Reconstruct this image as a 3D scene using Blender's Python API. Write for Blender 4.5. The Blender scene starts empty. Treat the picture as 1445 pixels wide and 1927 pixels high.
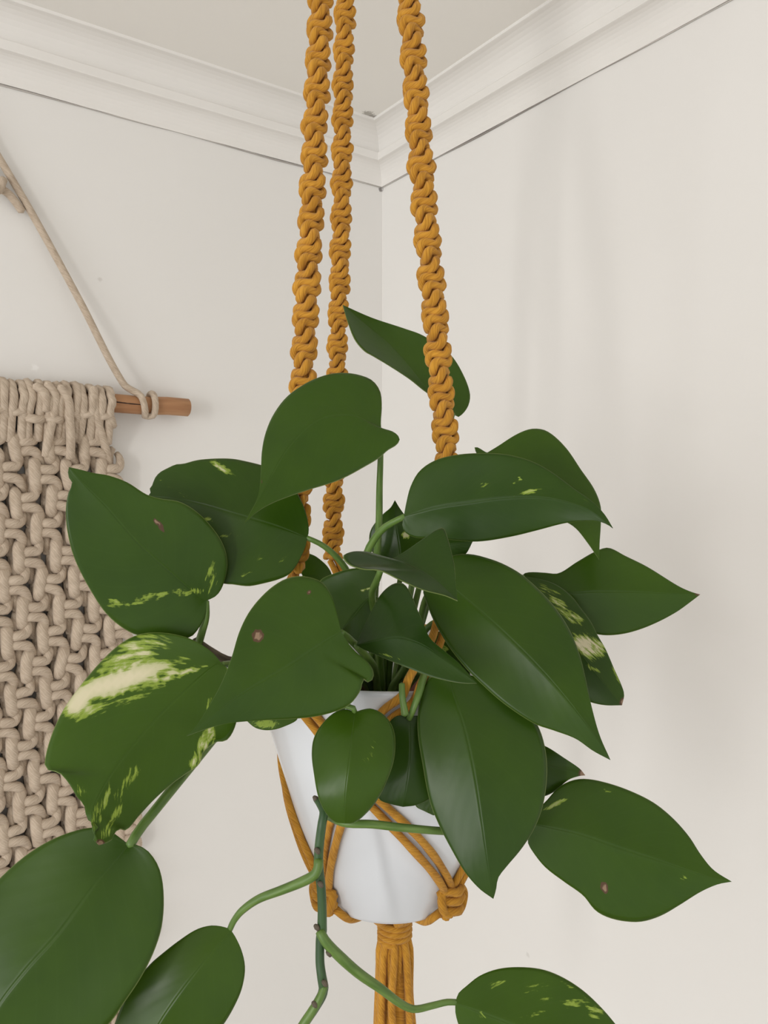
import bpy, math, random
import numpy as np
from mathutils import Vector, Matrix
random.seed(7)
rng = np.random.RandomState(11)
scene = bpy.context.scene
COL = scene.collection
IW, IH, FPX = 1445.0, 1927.0, 1448.0
CEIL = 2.40
HC = 0.545                       # ceiling above the lens
CAMZ = CEIL - HC
PITCH = -math.atan(58.5 / FPX)   # the lens looks very slightly down

# ------------------------------------------------------------------ camera
cam_d = bpy.data.cameras.new('camera')
cam = bpy.data.objects.new('camera', cam_d)
COL.objects.link(cam)
cam_d.sensor_fit = 'VERTICAL'
cam_d.sensor_height = 24.0
cam_d.lens = 24.0 * FPX / IH
cam_d.clip_start = 0.01
cam.location = (0, 0, CAMZ)
cam.rotation_euler = (math.radians(90) + PITCH, 0, 0)
scene.camera = cam
# ------------------------------------------------------------------ world and light
world = bpy.data.worlds.new('world'); scene.world = world
world.use_nodes = True
bg = world.node_tree.nodes['Background']
bg.inputs[0].default_value = (1.0, 0.99, 0.975, 1)
bg.inputs[1].default_value = 0.84
def area(name, loc, target, sx, sy, power, color):
    l = bpy.data.lights.new(name, 'AREA'); l.shape = 'RECTANGLE'; l.size = sx; l.size_y = sy
    l.energy = power; l.color = color
    o = bpy.data.objects.new(name, l); COL.objects.link(o); o.location = loc
    d = Vector(target) - Vector(loc); o.rotation_euler = d.to_track_quat('-Z', 'Y').to_euler()
    return o
area('window_daylight', (-1.25, -2.1, 1.85), (0.1, 0.8, 2.0), 0.18, 1.2, 17, (1.0, 0.985, 0.96))
area('window_daylight_side', (-2.0, -1.5, 1.75), (0.2, 0.6, 2.15), 1.1, 1.1, 16, (0.98, 0.99, 1.0))
vs = scene.view_settings
vs.view_transform = 'Standard'; vs.look = 'None'; vs.gamma = 1.0; vs.use_curve_mapping = False
vs.exposure = 0.04

# ------------------------------------------------------------------ helpers
def tag(o, label=None, cat=None, group=None, kind=None):
    if label: o['label'] = label
    if cat: o['category'] = cat
    if group: o['group'] = group
    if kind: o['kind'] = kind
    return o
def empty(name, loc=(0, 0, 0)):
    o = bpy.data.objects.new(name, None); COL.objects.link(o); o.location = loc
    o.empty_display_size = 0.02
    return o
def link(name, me, mat, parent=None):
    o = bpy.data.objects.new(name, me)
    if mat and not me.materials: me.materials.append(mat)
    COL.objects.link(o)
    if parent is not None:
        o.parent = parent
        w = parent.location if parent.parent is None else Vector(parent.location) + Vector(parent.parent.location)
        o.location = -Vector(w)
    return o
def smooth(me):
    me.polygons.foreach_set('use_smooth', [True] * len(me.polygons)); return me
cp, sp = math.cos(PITCH), math.sin(PITCH)
FWD = np.array([0, cp, sp]); UPV = np.array([0, -sp, cp]); RGT = np.array([1.0, 0, 0])
C0 = np.array([0, 0, CAMZ])
def P(x, y, d):
    """photo pixel and distance along the lens axis -> a point in the room"""
    return C0 + FWD * d + RGT * ((x - IW / 2) / FPX * d) + UPV * (-(y - IH / 2) / FPX * d)
def ray(x, y):
    return FWD + RGT * ((x - IW / 2) / FPX) + UPV * (-(y - IH / 2) / FPX)
def cr(pts, n):
    """Catmull-Rom resample, n points evenly spaced by arc length"""
    p = np.asarray(pts, float)
    if len(p) == 2:
        t = np.linspace(0, 1, n)[:, None]; return p[0] * (1 - t) + p[1] * t
    q = np.vstack([2 * p[0] - p[1], p, 2 * p[-1] - p[-2]])
    out = []
    for i in range(1, len(q) - 2):
        a, b, c, d = q[i - 1], q[i], q[i + 1], q[i + 2]
        # centripetal-ish tangents keep corners tight
        lb = np.linalg.norm(c - b) + 1e-9
        m1 = (c - a) / (np.linalg.norm(b - a) + lb) * lb
        m2 = (d - b) / (np.linalg.norm(d - c) + lb) * lb
        t = np.linspace(0, 1, 14, endpoint=False)[:, None]
        out.append((2*t**3 - 3*t**2 + 1) * b + (t**3 - 2*t**2 + t) * m1 + (-2*t**3 + 3*t**2) * c + (t**3 - t**2) * m2)
    out.append(p[-1][None]); f = np.vstack(out)
    s = np.concatenate([[0], np.cumsum(np.linalg.norm(np.diff(f, axis=0), axis=1))])
    g = np.linspace(0, s[-1], n)
    return np.stack([np.interp(g, s, f[:, k]) for k in range(f.shape[1])], 1)
class MB:
    def __init__(self): self.v = []; self.f = []; self.uv = []; self.n = 0
    def tube(self, path, r, sides=8, cap=True, capf=.55):
        p = np.asarray(path, float); n = len(p)
        r = np.full(n, r) if np.isscalar(r) else np.asarray(r, float)
        t = np.gradient(p, axis=0); t /= (np.linalg.norm(t, axis=1)[:, None] + 1e-12)
        a = np.array([0, 0, 1.0]) if abs(t[0][2]) < 0.9 else np.array([1.0, 0, 0])
        nrm = np.cross(t[0], a); nrm /= np.linalg.norm(nrm)
        L = np.concatenate([[0], np.cumsum(np.linalg.norm(np.diff(p, axis=0), axis=1))])
        ang = np.arange(sides) / sides * 2 * math.pi
        base = self.n
        for i in range(n):
            nrm = nrm - t[i] * np.dot(nrm, t[i]); nrm /= (np.linalg.norm(nrm) + 1e-12)
            b = np.cross(t[i], nrm)
            self.v.append(p[i] + r[i] * (np.cos(ang)[:, None] * nrm + np.sin(ang)[:, None] * b))
        self.n += n * sides
        for i in range(n - 1):
            for k in range(sides):
                k2 = (k + 1) % sides
                self.f.append((base + i*sides + k, base + i*sides + k2, base + (i+1)*sides + k2, base + (i+1)*sides + k))
                u0, u1 = k / sides, (k + 1) / sides
                self.uv.append(((u0, L[i]), (u1, L[i]), (u1, L[i+1]), (u0, L[i+1])))
        if cap:
            for i, s in ((0, -1), (n - 1, 1)):
                c = p[i] + s * t[i] * r[i] * capf
                self.v.append(c[None]); ci = self.n; self.n += 1
                for k in range(sides):
                    k2 = (k + 1) % sides
                    q = (base + i*sides + k2, base + i*sides + k, ci) if s < 0 else (base + i*sides + k, base + i*sides + k2, ci)
                    self.f.append(q); self.uv.append(((0, L[i]), (.1, L[i]), (.05, L[i])))
        return self
    def build(self, name, mat, parent=None):
        me = self.mesh(name); return link(name, me, mat, parent)
    def mesh(self, name):
        me = bpy.data.meshes.new(name)
        me.from_pydata(np.vstack(self.v).tolist(), [], self.f)
        uvl = me.uv_layers.new(name='UVMap')
        flat = [c for q in self.uv for p2 in q for c in p2]
        uvl.data.foreach_set('uv', flat)
        smooth(me); me.update(); return me

# ------------------------------------------------------------------ materials
def newmat(name):
    m = bpy.data.materials.new(name); m.use_nodes = True
    nt = m.node_tree; return m, nt, nt.nodes['Principled BSDF']
def N(nt, t, **kw):
    n = nt.nodes.new(t)
    for k, v in kw.items():
        if hasattr(n, k): setattr(n, k, v)
        else: n.inputs[k].default_value = v
    return n
def math_n(nt, op, a, b=None, clamp=False):
    n = nt.nodes.new('ShaderNodeMath'); n.operation = op; n.use_clamp = clamp
    for i, x in enumerate((a, b)):
        if x is None: continue
        if isinstance(x, (int, float)): n.inputs[i].default_value = x
        else: nt.links.new(x, n.inputs[i])
    return n.outputs[0]
def mixc(nt, f, a, b):
    n = nt.nodes.new('ShaderNodeMix'); n.data_type = 'RGBA'
    for i, x in ((0, f), (6, a), (7, b)):
        if isinstance(x, (int, float)): n.inputs[i].default_value = x
        elif isinstance(x, tuple): n.inputs[i].default_value = (*x, 1)
        else: nt.links.new(x, n.inputs[i])
    return n.outputs[2]
def maprange(nt, v, a, b, c=0.0, d=1.0):
    n = nt.nodes.new('ShaderNodeMapRange'); n.interpolation_type = 'SMOOTHSTEP'
    nt.links.new(v, n.inputs[0])
    for i, x in enumerate((a, b, c, d)): n.inputs[i + 1].default_value = x
    return n.outputs[0]
def bump(nt, bsdf, h, strength, dist):
    b = N(nt, 'ShaderNodeBump'); b.inputs['Strength'].default_value = strength; b.inputs['Distance'].default_value = dist
    nt.links.new(h, b.inputs['Height']); nt.links.new(b.outputs[0], bsdf.inputs['Normal'])

def paint(name, c1, c2, rough, scale, bstr, stains=()):
    m, nt, b = newmat(name)
    geo = N(nt, 'ShaderNodeNewGeometry')
    n1 = N(nt, 'ShaderNodeTexNoise'); n1.inputs['Scale'].default_value = 2.2; n1.inputs['Detail'].default_value = 3
    nt.links.new(geo.outputs['Position'], n1.inputs['Vector'])
    col = mixc(nt, maprange(nt, n1.outputs[0], .35, .65), c1, c2)
    n3 = N(nt, 'ShaderNodeTexNoise'); n3.inputs['Scale'].default_value = 260; n3.inputs['Detail'].default_value = 3
    nt.links.new(geo.outputs['Position'], n3.inputs['Vector'])
    for (pos, rad, c) in stains:
        d = N(nt, 'ShaderNodeVectorMath', operation='DISTANCE')
        nt.links.new(geo.outputs['Position'], d.inputs[0]); d.inputs[1].default_value = tuple(pos)
        dd = math_n(nt, 'ADD', d.outputs['Value'], math_n(nt, 'MULTIPLY', math_n(nt, 'SUBTRACT', n3.outputs[0], .5), rad * 1.6))
        col = mixc(nt, maprange(nt, dd, rad * .4, rad, .8, 0), col, c)
    nt.links.new(col, b.inputs['Base Color'])
    b.inputs['Roughness'].default_value = rough
    n2 = N(nt, 'ShaderNodeTexNoise'); n2.inputs['Scale'].default_value = scale; n2.inputs['Detail'].default_value = 4
    nt.links.new(geo.outputs['Position'], n2.inputs['Vector'])
    bump(nt, b, n2.outputs[0], bstr, 0.0006)
    return m

def cord_mat(name, c_lo, c_hi, twist, pitch, bstr):
    m, nt, b = newmat(name)
    uv = N(nt, 'ShaderNodeUVMap'); sep = N(nt, 'ShaderNodeSeparateXYZ'); nt.links.new(uv.outputs[0], sep.inputs[0])
    ph = math_n(nt, 'ADD', math_n(nt, 'MULTIPLY', sep.outputs[0], float(twist)), math_n(nt, 'MULTIPLY', sep.outputs[1], 1.0 / pitch))
    s = math_n(nt, 'SINE', math_n(nt, 'MULTIPLY', ph, 2 * math.pi))
    s = math_n(nt, 'ABSOLUTE', math_n(nt, 'SINE', math_n(nt, 'MULTIPLY', ph, math.pi)))
    cx = N(nt, 'ShaderNodeCombineXYZ')
    nt.links.new(math_n(nt, 'MULTIPLY', ph, 9.0), cx.inputs[0]); nt.links.new(math_n(nt, 'MULTIPLY', sep.outputs[1], 120.0), cx.inputs[1])
    fib = N(nt, 'ShaderNodeTexNoise'); fib.inputs['Scale'].default_value = 1.0; fib.inputs['Detail'].default_value = 3
    nt.links.new(cx.outputs[0], fib.inputs['Vector'])
    geo = N(nt, 'ShaderNodeNewGeometry')
    n1 = N(nt, 'ShaderNodeTexNoise'); n1.inputs['Scale'].default_value = 90; n1.inputs['Detail'].default_value = 2
    nt.links.new(geo.outputs['Position'], n1.inputs['Vector'])
    f = math_n(nt, 'ADD', math_n(nt, 'MULTIPLY', fib.outputs[0], .7), math_n(nt, 'MULTIPLY', n1.outputs[0], .3))
    nt.links.new(mixc(nt, maprange(nt, f, .35, .65), c_lo, c_hi), b.inputs['Base Color'])
    b.inputs['Roughness'].default_value = 0.9
    b.inputs['Specular IOR Level'].default_value = 0.15
    b.inputs['Sheen Weight'].default_value = 0.10; b.inputs['Sheen Roughness'].default_value = 0.6
    h = math_n(nt, 'ADD', math_n(nt, 'MULTIPLY', s, .55), math_n(nt, 'MULTIPLY', fib.outputs[0], .45))
    bump(nt, b, h, bstr, 0.0012)
    return m

def leaf_mat():
    m, nt, b = newmat('pothos_leaf')
    at = N(nt, 'ShaderNodeAttribute'); at.attribute_name = 'pattern'
    sc = N(nt, 'ShaderNodeSeparateColor'); nt.links.new(at.outputs['Color'], sc.inputs[0])
    tn = N(nt, 'ShaderNodeAttribute'); tn.attribute_name = 'tone'
    uv = N(nt, 'ShaderNodeUVMap'); sep = N(nt, 'ShaderNodeSeparateXYZ'); nt.links.new(uv.outputs[0], sep.inputs[0])
    u = math_n(nt, 'ABSOLUTE', math_n(nt, 'SUBTRACT', math_n(nt, 'MULTIPLY', sep.outputs[0], 2.0), 1.0))
    v = sep.outputs[1]
    oi = N(nt, 'ShaderNodeObjectInfo')
    vein = math_n(nt, 'SUBTRACT', v, math_n(nt, 'MULTIPLY', u, 0.30))
    cx = N(nt, 'ShaderNodeCombineXYZ')
    nt.links.new(math_n(nt, 'MULTIPLY', vein, 34.0), cx.inputs[0]); nt.links.new(math_n(nt, 'MULTIPLY', sep.outputs[0], 11.0), cx.inputs[1])
    nt.links.new(math_n(nt, 'MULTIPLY', oi.outputs['Random'], 50.0), cx.inputs[2])
    nz = N(nt, 'ShaderNodeTexNoise'); nz.inputs['Scale'].default_value = 1.0; nz.inputs['Detail'].default_value = 6; nz.inputs['Roughness'].default_value = .62
    nt.links.new(cx.outputs[0], nz.inputs['Vector'])
    val = math_n(nt, 'ADD', sc.outputs[0], math_n(nt, 'MULTIPLY', math_n(nt, 'SUBTRACT', nz.outputs[0], .5), 1.7))
    gate = maprange(nt, sc.outputs[0], .04, .22)
    my = math_n(nt, 'MULTIPLY', maprange(nt, val, .46, .66), gate)
    mc = math_n(nt, 'MULTIPLY', math_n(nt, 'MULTIPLY', maprange(nt, val, .66, .92), sc.outputs[1]), gate)
    # base green, broad mottling
    geo = N(nt, 'ShaderNodeNewGeometry')
    n2 = N(nt, 'ShaderNodeTexNoise'); n2.inputs['Scale'].default_value = 34; n2.inputs['Detail'].default_value = 3
    nt.links.new(geo.outputs['Position'], n2.inputs['Vector'])
    tone = math_n(nt, 'ADD', tn.outputs['Fac'], math_n(nt, 'MULTIPLY', math_n(nt, 'SUBTRACT', n2.outputs[0], .5), .5), True)
    g = mixc(nt, tone, (0.014, 0.041, 0.004), (0.056, 0.120, 0.003))
    # midrib and side veins a little paler
    rib = math_n(nt, 'MULTIPLY', maprange(nt, u, 0.006, 0.022, 1.0, 0.0), .06)
    g = mixc(nt, rib, g, (0.10, 0.18, 0.05))
    sv = math_n(nt, 'SINE', math_n(nt, 'MULTIPLY', vein, 70.0))
    g = mixc(nt, maprange(nt, sv, .90, 1.0, 0, .03), g, (0.10, 0.17, 0.05))
    col = mixc(nt, my, g, (0.25, 0.35, 0.045))
    col = mixc(nt, mc, col, (0.72, 0.66, 0.45))
    rim = math_n(nt, 'MULTIPLY', maprange(nt, u, .985, .997), .45)
    col = mixc(nt, rim, col, (0.30, 0.36, 0.12))
    brown = maprange(nt, math_n(nt, 'ADD', sc.outputs[2], math_n(nt, 'MULTIPLY', math_n(nt, 'SUBTRACT', nz.outputs[0], .5), .35)), .42, .52)
    core = maprange(nt, sc.outputs[2], .66, .8)
    bc = mixc(nt, core, (0.10, 0.055, 0.03), (0.30, 0.20, 0.13))
    col = mixc(nt, brown, col, bc)
    nt.links.new(col, b.inputs['Base Color'])
    b.inputs['Roughness'].default_value = 0.30
    b.inputs['Specular IOR Level'].default_value = 0.28
    hh = math_n(nt, 'ADD', math_n(nt, 'MULTIPLY', maprange(nt, u, 0.0, 0.03), .6), math_n(nt, 'MULTIPLY', sv, .015))
    hh = math_n(nt, 'ADD', hh, math_n(nt, 'MULTIPLY', n2.outputs[0], .9))
    bump(nt, b, hh, .30, 0.0014)
    b.inputs['Sheen Weight'].default_value = .09; b.inputs['Sheen Roughness'].default_value = .38; b.inputs['Sheen Tint'].default_value = (.86, .92, .84, 1)
    tr = N(nt, 'ShaderNodeBsdfTranslucent'); nt.links.new(mixc(nt, .5, col, (0.10, 0.20, 0.01)), tr.inputs[0])
    mx = N(nt, 'ShaderNodeMixShader'); mx.inputs[0].default_value = .12
    nt.links.new(b.outputs[0], mx.inputs[1]); nt.links.new(tr.outputs[0], mx.inputs[2])
    nt.links.new(mx.outputs[0], nt.nodes['Material Output'].inputs[0])
    return m

def stem_mat(name, c1, c2, rough=.45, sc=60):
    m, nt, b = newmat(name)
    uv = N(nt, 'ShaderNodeUVMap'); sep = N(nt, 'ShaderNodeSeparateXYZ'); nt.links.new(uv.outputs[0], sep.inputs[0])
    cx = N(nt, 'ShaderNodeCombineXYZ')
    nt.links.new(math_n(nt, 'MULTIPLY', sep.outputs[0], 5.0), cx.inputs[0]); nt.links.new(math_n(nt, 'MULTIPLY', sep.outputs[1], float(sc)), cx.inputs[1])
    nz = N(nt, 'ShaderNodeTexNoise'); nz.inputs['Scale'].default_value = 1; nz.inputs['Detail'].default_value = 4
    nt.links.new(cx.outputs[0], nz.inputs['Vector'])
    nt.links.new(mixc(nt, maprange(nt, nz.outputs[0], .35, .65), c1, c2), b.inputs['Base Color'])
    b.inputs['Roughness'].default_value = rough
    bump(nt, b, nz.outputs[0], .25, .001)
    return m
def plain(name, col, rough, spec=.5, nscale=40, var=.15, bstr=.1):
    m, nt, b = newmat(name)
    geo = N(nt, 'ShaderNodeNewGeometry')
    nz = N(nt, 'ShaderNodeTexNoise'); nz.inputs['Scale'].default_value = nscale; nz.inputs['Detail'].default_value = 4
    nt.links.new(geo.outputs['Position'], nz.inputs['Vector'])
    nt.links.new(mixc(nt, maprange(nt, nz.outputs[0], .3, .7), tuple(c * (1 - var) for c in col), col), b.inputs['Base Color'])
    b.inputs['Roughness'].default_value = rough; b.inputs['Specular IOR Level'].default_value = spec
    bump(nt, b, nz.outputs[0], bstr, .0006)
    return m

# ------------------------------------------------------------------ the room corner
D = 1.25
AZ = math.radians(54.6)
dL = np.array([-math.sin(AZ), -math.cos(AZ), 0]); dR = np.array([math.cos(AZ), -math.sin(AZ), 0])
CORNER = np.array([(719 - IW / 2) / FPX * D, D, 0])
MB0 = CAMZ + 0.4680          # underside of the cornice
def wall_point(wall, x, y, off=0.0):
    """where the line of sight through a photo pixel meets a wall (off metres in front of it)"""
    nn = dR if wall == 'L' else dL
    r = ray(x, y); p0 = CORNER + nn * off
    t = np.dot(p0 - C0, nn) / np.dot(r, nn)
    return C0 + r * t
def ceil_point(x, y):
    r = ray(x, y); return C0 + r * (HC / r[2])
WALLC1, WALLC2 = (0.81, 0.795, 0.768), (0.835, 0.82, 0.795)
GREY = (0.25, 0.235, 0.22)
M_wall = paint('wall_paint', WALLC1, WALLC2, .75, 160, .10,
               stains=[(wall_point('L', 716, 356), .005, (0.16, .14, .13)), (wall_point('L', 66, 692), .0055, (.93, .92, .90)), (wall_point('L', 188, 526), .0035, (.68, .65, .62)), (wall_point('R', 993, 1797), .004, (.70, .68, .65))])
M_trim = paint('cornice_paint', (0.82, 0.80, 0.765), (0.85, 0.83, 0.80), .6, 60, .08)
M_ceil = paint('ceiling_paint', (0.885, 0.865, 0.82), (0.90, 0.88, 0.84), .85, 45, .45,
               stains=[(ceil_point(692, 214), .011, (.36, .34, .30)), (ceil_point(702, 219), .007, (.24, .22, .20))])
M_crack = paint('cornice_crack', (0.30, 0.27, 0.25), (0.70, 0.67, 0.63), .9, 80, .2)

def prism_mesh(name, quad_pts):
    me = bpy.data.meshes.new(name); me.from_pydata([tuple(p) for p in quad_pts], [], [tuple(range(len(quad_pts)))]); return me
def slab(name, a, b, z0, z1, nrm, th, mat):
    """wall panel from a to b, thickness th behind its face"""
    f = [np.array([a[0], a[1], z0]), np.array([b[0], b[1], z0]), np.array([b[0], b[1], z1]), np.array([a[0], a[1], z1])]
    v = f + [p - nrm * th for p in f]
    me = bpy.data.meshes.new(name)
    me.from_pydata([tuple(p) for p in v], [], [(0,1,2,3), (7,6,5,4), (0,4,5,1), (1,5,6,2), (2,6,7,3), (3,7,4,0)])
    return tag(link(name, me, mat), kind='structure')
LW, RW = 2.6, 3.2
slab('wall_left', CORNER, CORNER + dL * LW, 0, CEIL, dR, .1, M_wall)
slab('wall_right', CORNER, CORNER + dR * RW, 0, CEIL, dL, .1, M_wall)
def hplane(name, z, th, mat):
    q = [CORNER, CORNER + dL * LW, CORNER + dL * LW + dR * RW, CORNER + dR * RW]
    v = [(p[0], p[1], z) for p in q] + [(p[0], p[1], z + th) for p in q]
    me = bpy.data.meshes.new(name)
    me.from_pydata(v, [], [(0,1,2,3), (7,6,5,4), (0,4,5,1), (1,5,6,2), (2,6,7,3), (3,7,4,0)])
    return tag(link(name, me, mat), kind='structure')
hplane('ceiling', CEIL, .08, M_ceil)
M_floor = plain('floor_boards', (0.38, 0.32, 0.255), .5)
hplane('floor', -.05, .05, M_floor)

# cornice: lower cove, upright fillet, upper cove (depth from wall, height above its underside)
EXT = CEIL - MB0
prof = [(0.0, .0006), (.0030, 0.0), (.0034, .0022)]
for i in range(1, 9):
    a = i / 8 * math.pi / 2
    prof.append((.0034 + .0216 * (1 - math.cos(a)), .0022 + .0262 * math.sin(a)))
prof += [(.0265, .0288), (.0270, .0300), (.0270, .0395), (.0262, .0408), (.0200, .0412)]
for i in range(1, 9):
    a = i / 8 * math.pi / 2
    prof.append((.0200 + .0295 * (1 - math.cos(a)), .0418 + (EXT - .0450) * math.sin(a)))
prof += [(.0505, EXT - .0028), (.0515, EXT), (0.0, EXT)]
def cornice(name, d_run, d_out, length):
    me = bpy.data.meshes.new(name); v = []; f = []
    nseg = 40; n = len(prof)
    for k in range(nseg + 1):
        s = k / nseg
        for (dd, h) in prof:
            run = dd * (1 - s) + length * s           # mitred at the corner
            wob = .0006 * math.sin(s * 37 + h * 20) + .0004 * math.sin(s * 61 + 1.3)
            if k == 0 or h >= EXT - .003: wob = 0
            p = CORNER + d_run * run + d_out * (dd + (wob if dd > 0 else 0))
            v.append((p[0], p[1], MB0 + h + wob * .6 * (h < .05)))
    for k in range(nseg):
        for i in range(n):
            j = (i + 1) % n
            f.append((k*n + i, (k+1)*n + i, (k+1)*n + j, k*n + j))
    me.from_pydata(v, [], f)
    o = tag(link(name, me, M_trim), kind='structure')
    # dirty hairline crack where plaster meets wall
    mb = MB(); pts = []
    for k in range(70):
        s = k / 69
        p = CORNER + d_run * (.004 + (length - .01) * s) + d_out * .0012
        pts.append((p[0], p[1], MB0 - .0004 + .0010 * math.sin(s * 61) * math.sin(s * 17)))
    rr = [.0008 + .0005 * math.sin(k * 1.7) * math.sin(k * .41) for k in range(70)]
    c = mb.tube(pts, rr, 6).build('plaster_crack', M_crack, o)
    return o
cornice('trim_1', dL, dR, LW)
cornice('trim_2', dR, dL, RW)

# ------------------------------------------------------------------ the pot
M_pot = plain('white_glaze', (0.75, 0.775, 0.815), .16, .5, 25, .02, .03)
M_nurs = plain('terracotta_plastic', (0.20, 0.045, 0.03), .5)
M_soil = plain('potting_soil', (0.035, 0.022, 0.014), .95, .2, 300, .6, 1.0)
AX = P(735, 1230, .46); AXX, AXY = AX[0], AX[1]
ZT, ZB = CAMZ - .1033, CAMZ - .2454
RT, RB = .084, .042
def pot_r(z): return RB + (RT - RB) * (z - ZB) / (ZT - ZB)
def lathe(name, prof, mat, parent, seg=96):
    v = []; f = []; n = len(prof)
    for k in range(seg):
        a = k / seg * 2 * math.pi
        for r, z in prof: v.append((AXX + r * math.sin(a), AXY - r * math.cos(a), z))
    for k in range(seg):
        k2 = (k + 1) % seg
        for i in range(n - 1): f.append((k*n + i, k2*n + i, k2*n + i + 1, k*n + i + 1))
    me = bpy.data.meshes.new(name); me.from_pydata(v, [], f); smooth(me)
    return link(name, me, mat, parent)
pot = empty('plant_pot', (AXX, AXY, ZB))
tag(pot, 'glossy white tapered ceramic pot cradled in the mustard cords', 'pot')
pr = [(.0005, ZB + .001), (RB - .006, ZB + .0003), (RB - .003, ZB), (RB - .0012, ZB + .0008), (RB - .0002, ZB + .003)]
for i in range(1, 13):
    z = ZB + .003 + (ZT - .0035 - ZB - .003) * i / 12
    pr.append((pot_r(z), z))
pr += [(RT + .0002, ZT - .0015), (RT - .0003, ZT - .0003), (RT - .0015, ZT), (RT - .0030, ZT - .0003), (RT - .0038, ZT - .0018)]
pot_body = lathe('body', pr, M_pot, pot)
pi = [(RT - .0038, ZT - .0018)] + [(pot_r(ZT - .0018 - (ZT - ZB - .008) * i / 6) - .004, ZT - .0018 - (ZT - ZB - .008) * i / 6) for i in range(1, 7)] + [(.0005, ZB + .006)]
lathe('inner_wall', pi, M_pot, pot)
ZN = CAMZ - .1345
nur = empty('nursery_pot', (AXX, AXY, ZB + .01))
tag(nur, 'red-brown plastic nursery pot sunk inside the white pot', 'pot')
def nr(z): return pot_r(z) - .0065
lathe('wall', [(nr(ZN - .09) - .004, ZN - .09), (nr(ZN - .012) - .002, ZN - .012), (nr(ZN - .012), ZN - .011), (nr(ZN), ZN - .001), (nr(ZN) - .0006, ZN), (nr(ZN) - .0022, ZN - .0006), (nr(ZN) - .003, ZN - .02)], M_nurs, nur, 64)
soilv = []; soilf = []
for i in range(13):
    for k in range(48):
        a = k / 48 * 2 * math.pi; r = (nr(ZN) - .0035) * i / 12
        soilv.append((AXX + r * math.sin(a), AXY - r * math.cos(a), ZN - .012 + .004 * rng.rand() - .002 * (i / 12)))
for i in range(12):
    for k in range(48):
        k2 = (k + 1) % 48; soilf.append((i*48 + k, i*48 + k2, (i+1)*48 + k2, (i+1)*48 + k))
me = bpy.data.meshes.new('soil'); me.from_pydata(soilv, [], soilf); smooth(me)
tag(link('soil', me, M_soil, nur), kind='stuff')

# ------------------------------------------------------------------ plant hanger
M_rope = cord_mat('mustard_cotton', (0.39, 0.172, 0.018), (0.60, 0.295, 0.036), 2, .010, .7)
hang = empty('macrame_plant_hanger', (AXX, AXY, ZB - .03))
tag(hang, 'mustard yellow knotted macrame hanger with three spiral ropes and a tassel', 'plant hanger')
CR = .0022
def rope(pts3, twist_deg, hand, phase, knot=.0047):
    """half-knot spiral: two working cords wound about a core, the flat of the weave turning as it goes"""
    path = cr(pts3, 900)
    L = np.concatenate([[0], np.cumsum(np.linalg.norm(np.diff(path, axis=0), axis=1))]); total = L[-1]
    nk = int(total / knot)
    def at(s): return np.stack([np.interp(s, L, path[:, k]) for k in range(3)], 1)
    core = MB().tube(cr(path, 120), .0029, 8).build('rope', M_rope, hang)
    spk = 14
    s = np.arange(0, nk * spk + 1) / spk
    for c in range(2):
        ph = math.pi * (s + c)
        th = math.radians(phase) + hand * math.radians(twist_deg) * s
        jit = np.interp(s, np.arange(nk + 2), rng.normal(0, 1, nk + 2))
        W = .0056 * (1 + .06 * jit); Cc = .0031 * (1 + .08 * np.roll(jit, 5))
        lx = -W * np.cos(ph); ly = Cc * np.sin(ph)
        along = knot * (s + 1.75 * np.sin(2 * math.pi * s) / (2 * math.pi)) + .0003 * jit
        pc = at(np.clip(along, 0, total))
        x = lx * np.cos(th) - ly * np.sin(th); y = lx * np.sin(th) + ly * np.cos(th)
        pc = pc + np.stack([x, y, np.zeros_like(x)], 1)
        r = .00245 * (1 + .05 * np.interp(s, np.arange(nk + 2), rng.normal(0, 1, nk + 2)))
        MB().tube(pc, r, 8).build('working_cord', M_rope, core)
    return path[-1]
def P3(l): return [P(*q) for q in l]
TOPK = P(695, -690, .47)
ropeA = P3([(689, -640, .468), (668, -400, .462), (605, 0, .445), (598, 130, .442), (588, 350, .438), (577, 560, .434), (570, 720, .430), (563, 900, .430), (560, 1000, .430), (553, 1088, .430)])
ropeB = P3([(701, -640, .466), (716, -400, .455), (768, 0, .432), (784, 200, .428), (800, 400, .424), (817, 580, .421), (829, 720, .420), (840, 850, .418), (842, 960, .416), (836, 1100, .414)])
ropeC = P3([(694, -640, .475), (680, -400, .495), (650, 0, .525), (645, 200, .532), (642, 400, .538), (636, 620, .545), (630, 860, .55), (627, 980, .55), (626, 1052, .55)])
eA = rope(ropeA, 45, 1, 20); eB = rope(ropeB, 40, 1, 75); eC = rope(ropeC, 38, 1, 50)
# gathering wrap at the ceiling
mb = MB(); wr = []
for i in range(7 * 16 + 1):
    a = i / 16 * 2 * math.pi
    wr.append(TOPK + np.array([.0115 * math.cos(a), .0115 * math.sin(a), -.014 + .0042 * i / 16]))
mb.tube(wr, .0024, 8); mb.tube(cr([TOPK - np.array([0, 0, .02]), TOPK + np.array([0, 0, .01]), np.array([TOPK[0], TOPK[1], CEIL])], 12), .0085, 10)
mb.build('gathering_wrap', M_rope, hang)

def potp(az, z, off=CR):
    a = math.radians(az); r = pot_r(min(max(z, ZB), ZT)) + off
    return np.array([AXX + r * math.sin(a), AXY - r * math.cos(a), z])
def arc(az0, z0, az1, z1, n=7, off=CR + .0003):
    return [potp(az0 + (az1 - az0) * i / n, z0 + (z1 - z0) * i / n, off) for i in range(n + 1)]
def zpx(y, d): return P(735, y, d)[2]
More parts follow.
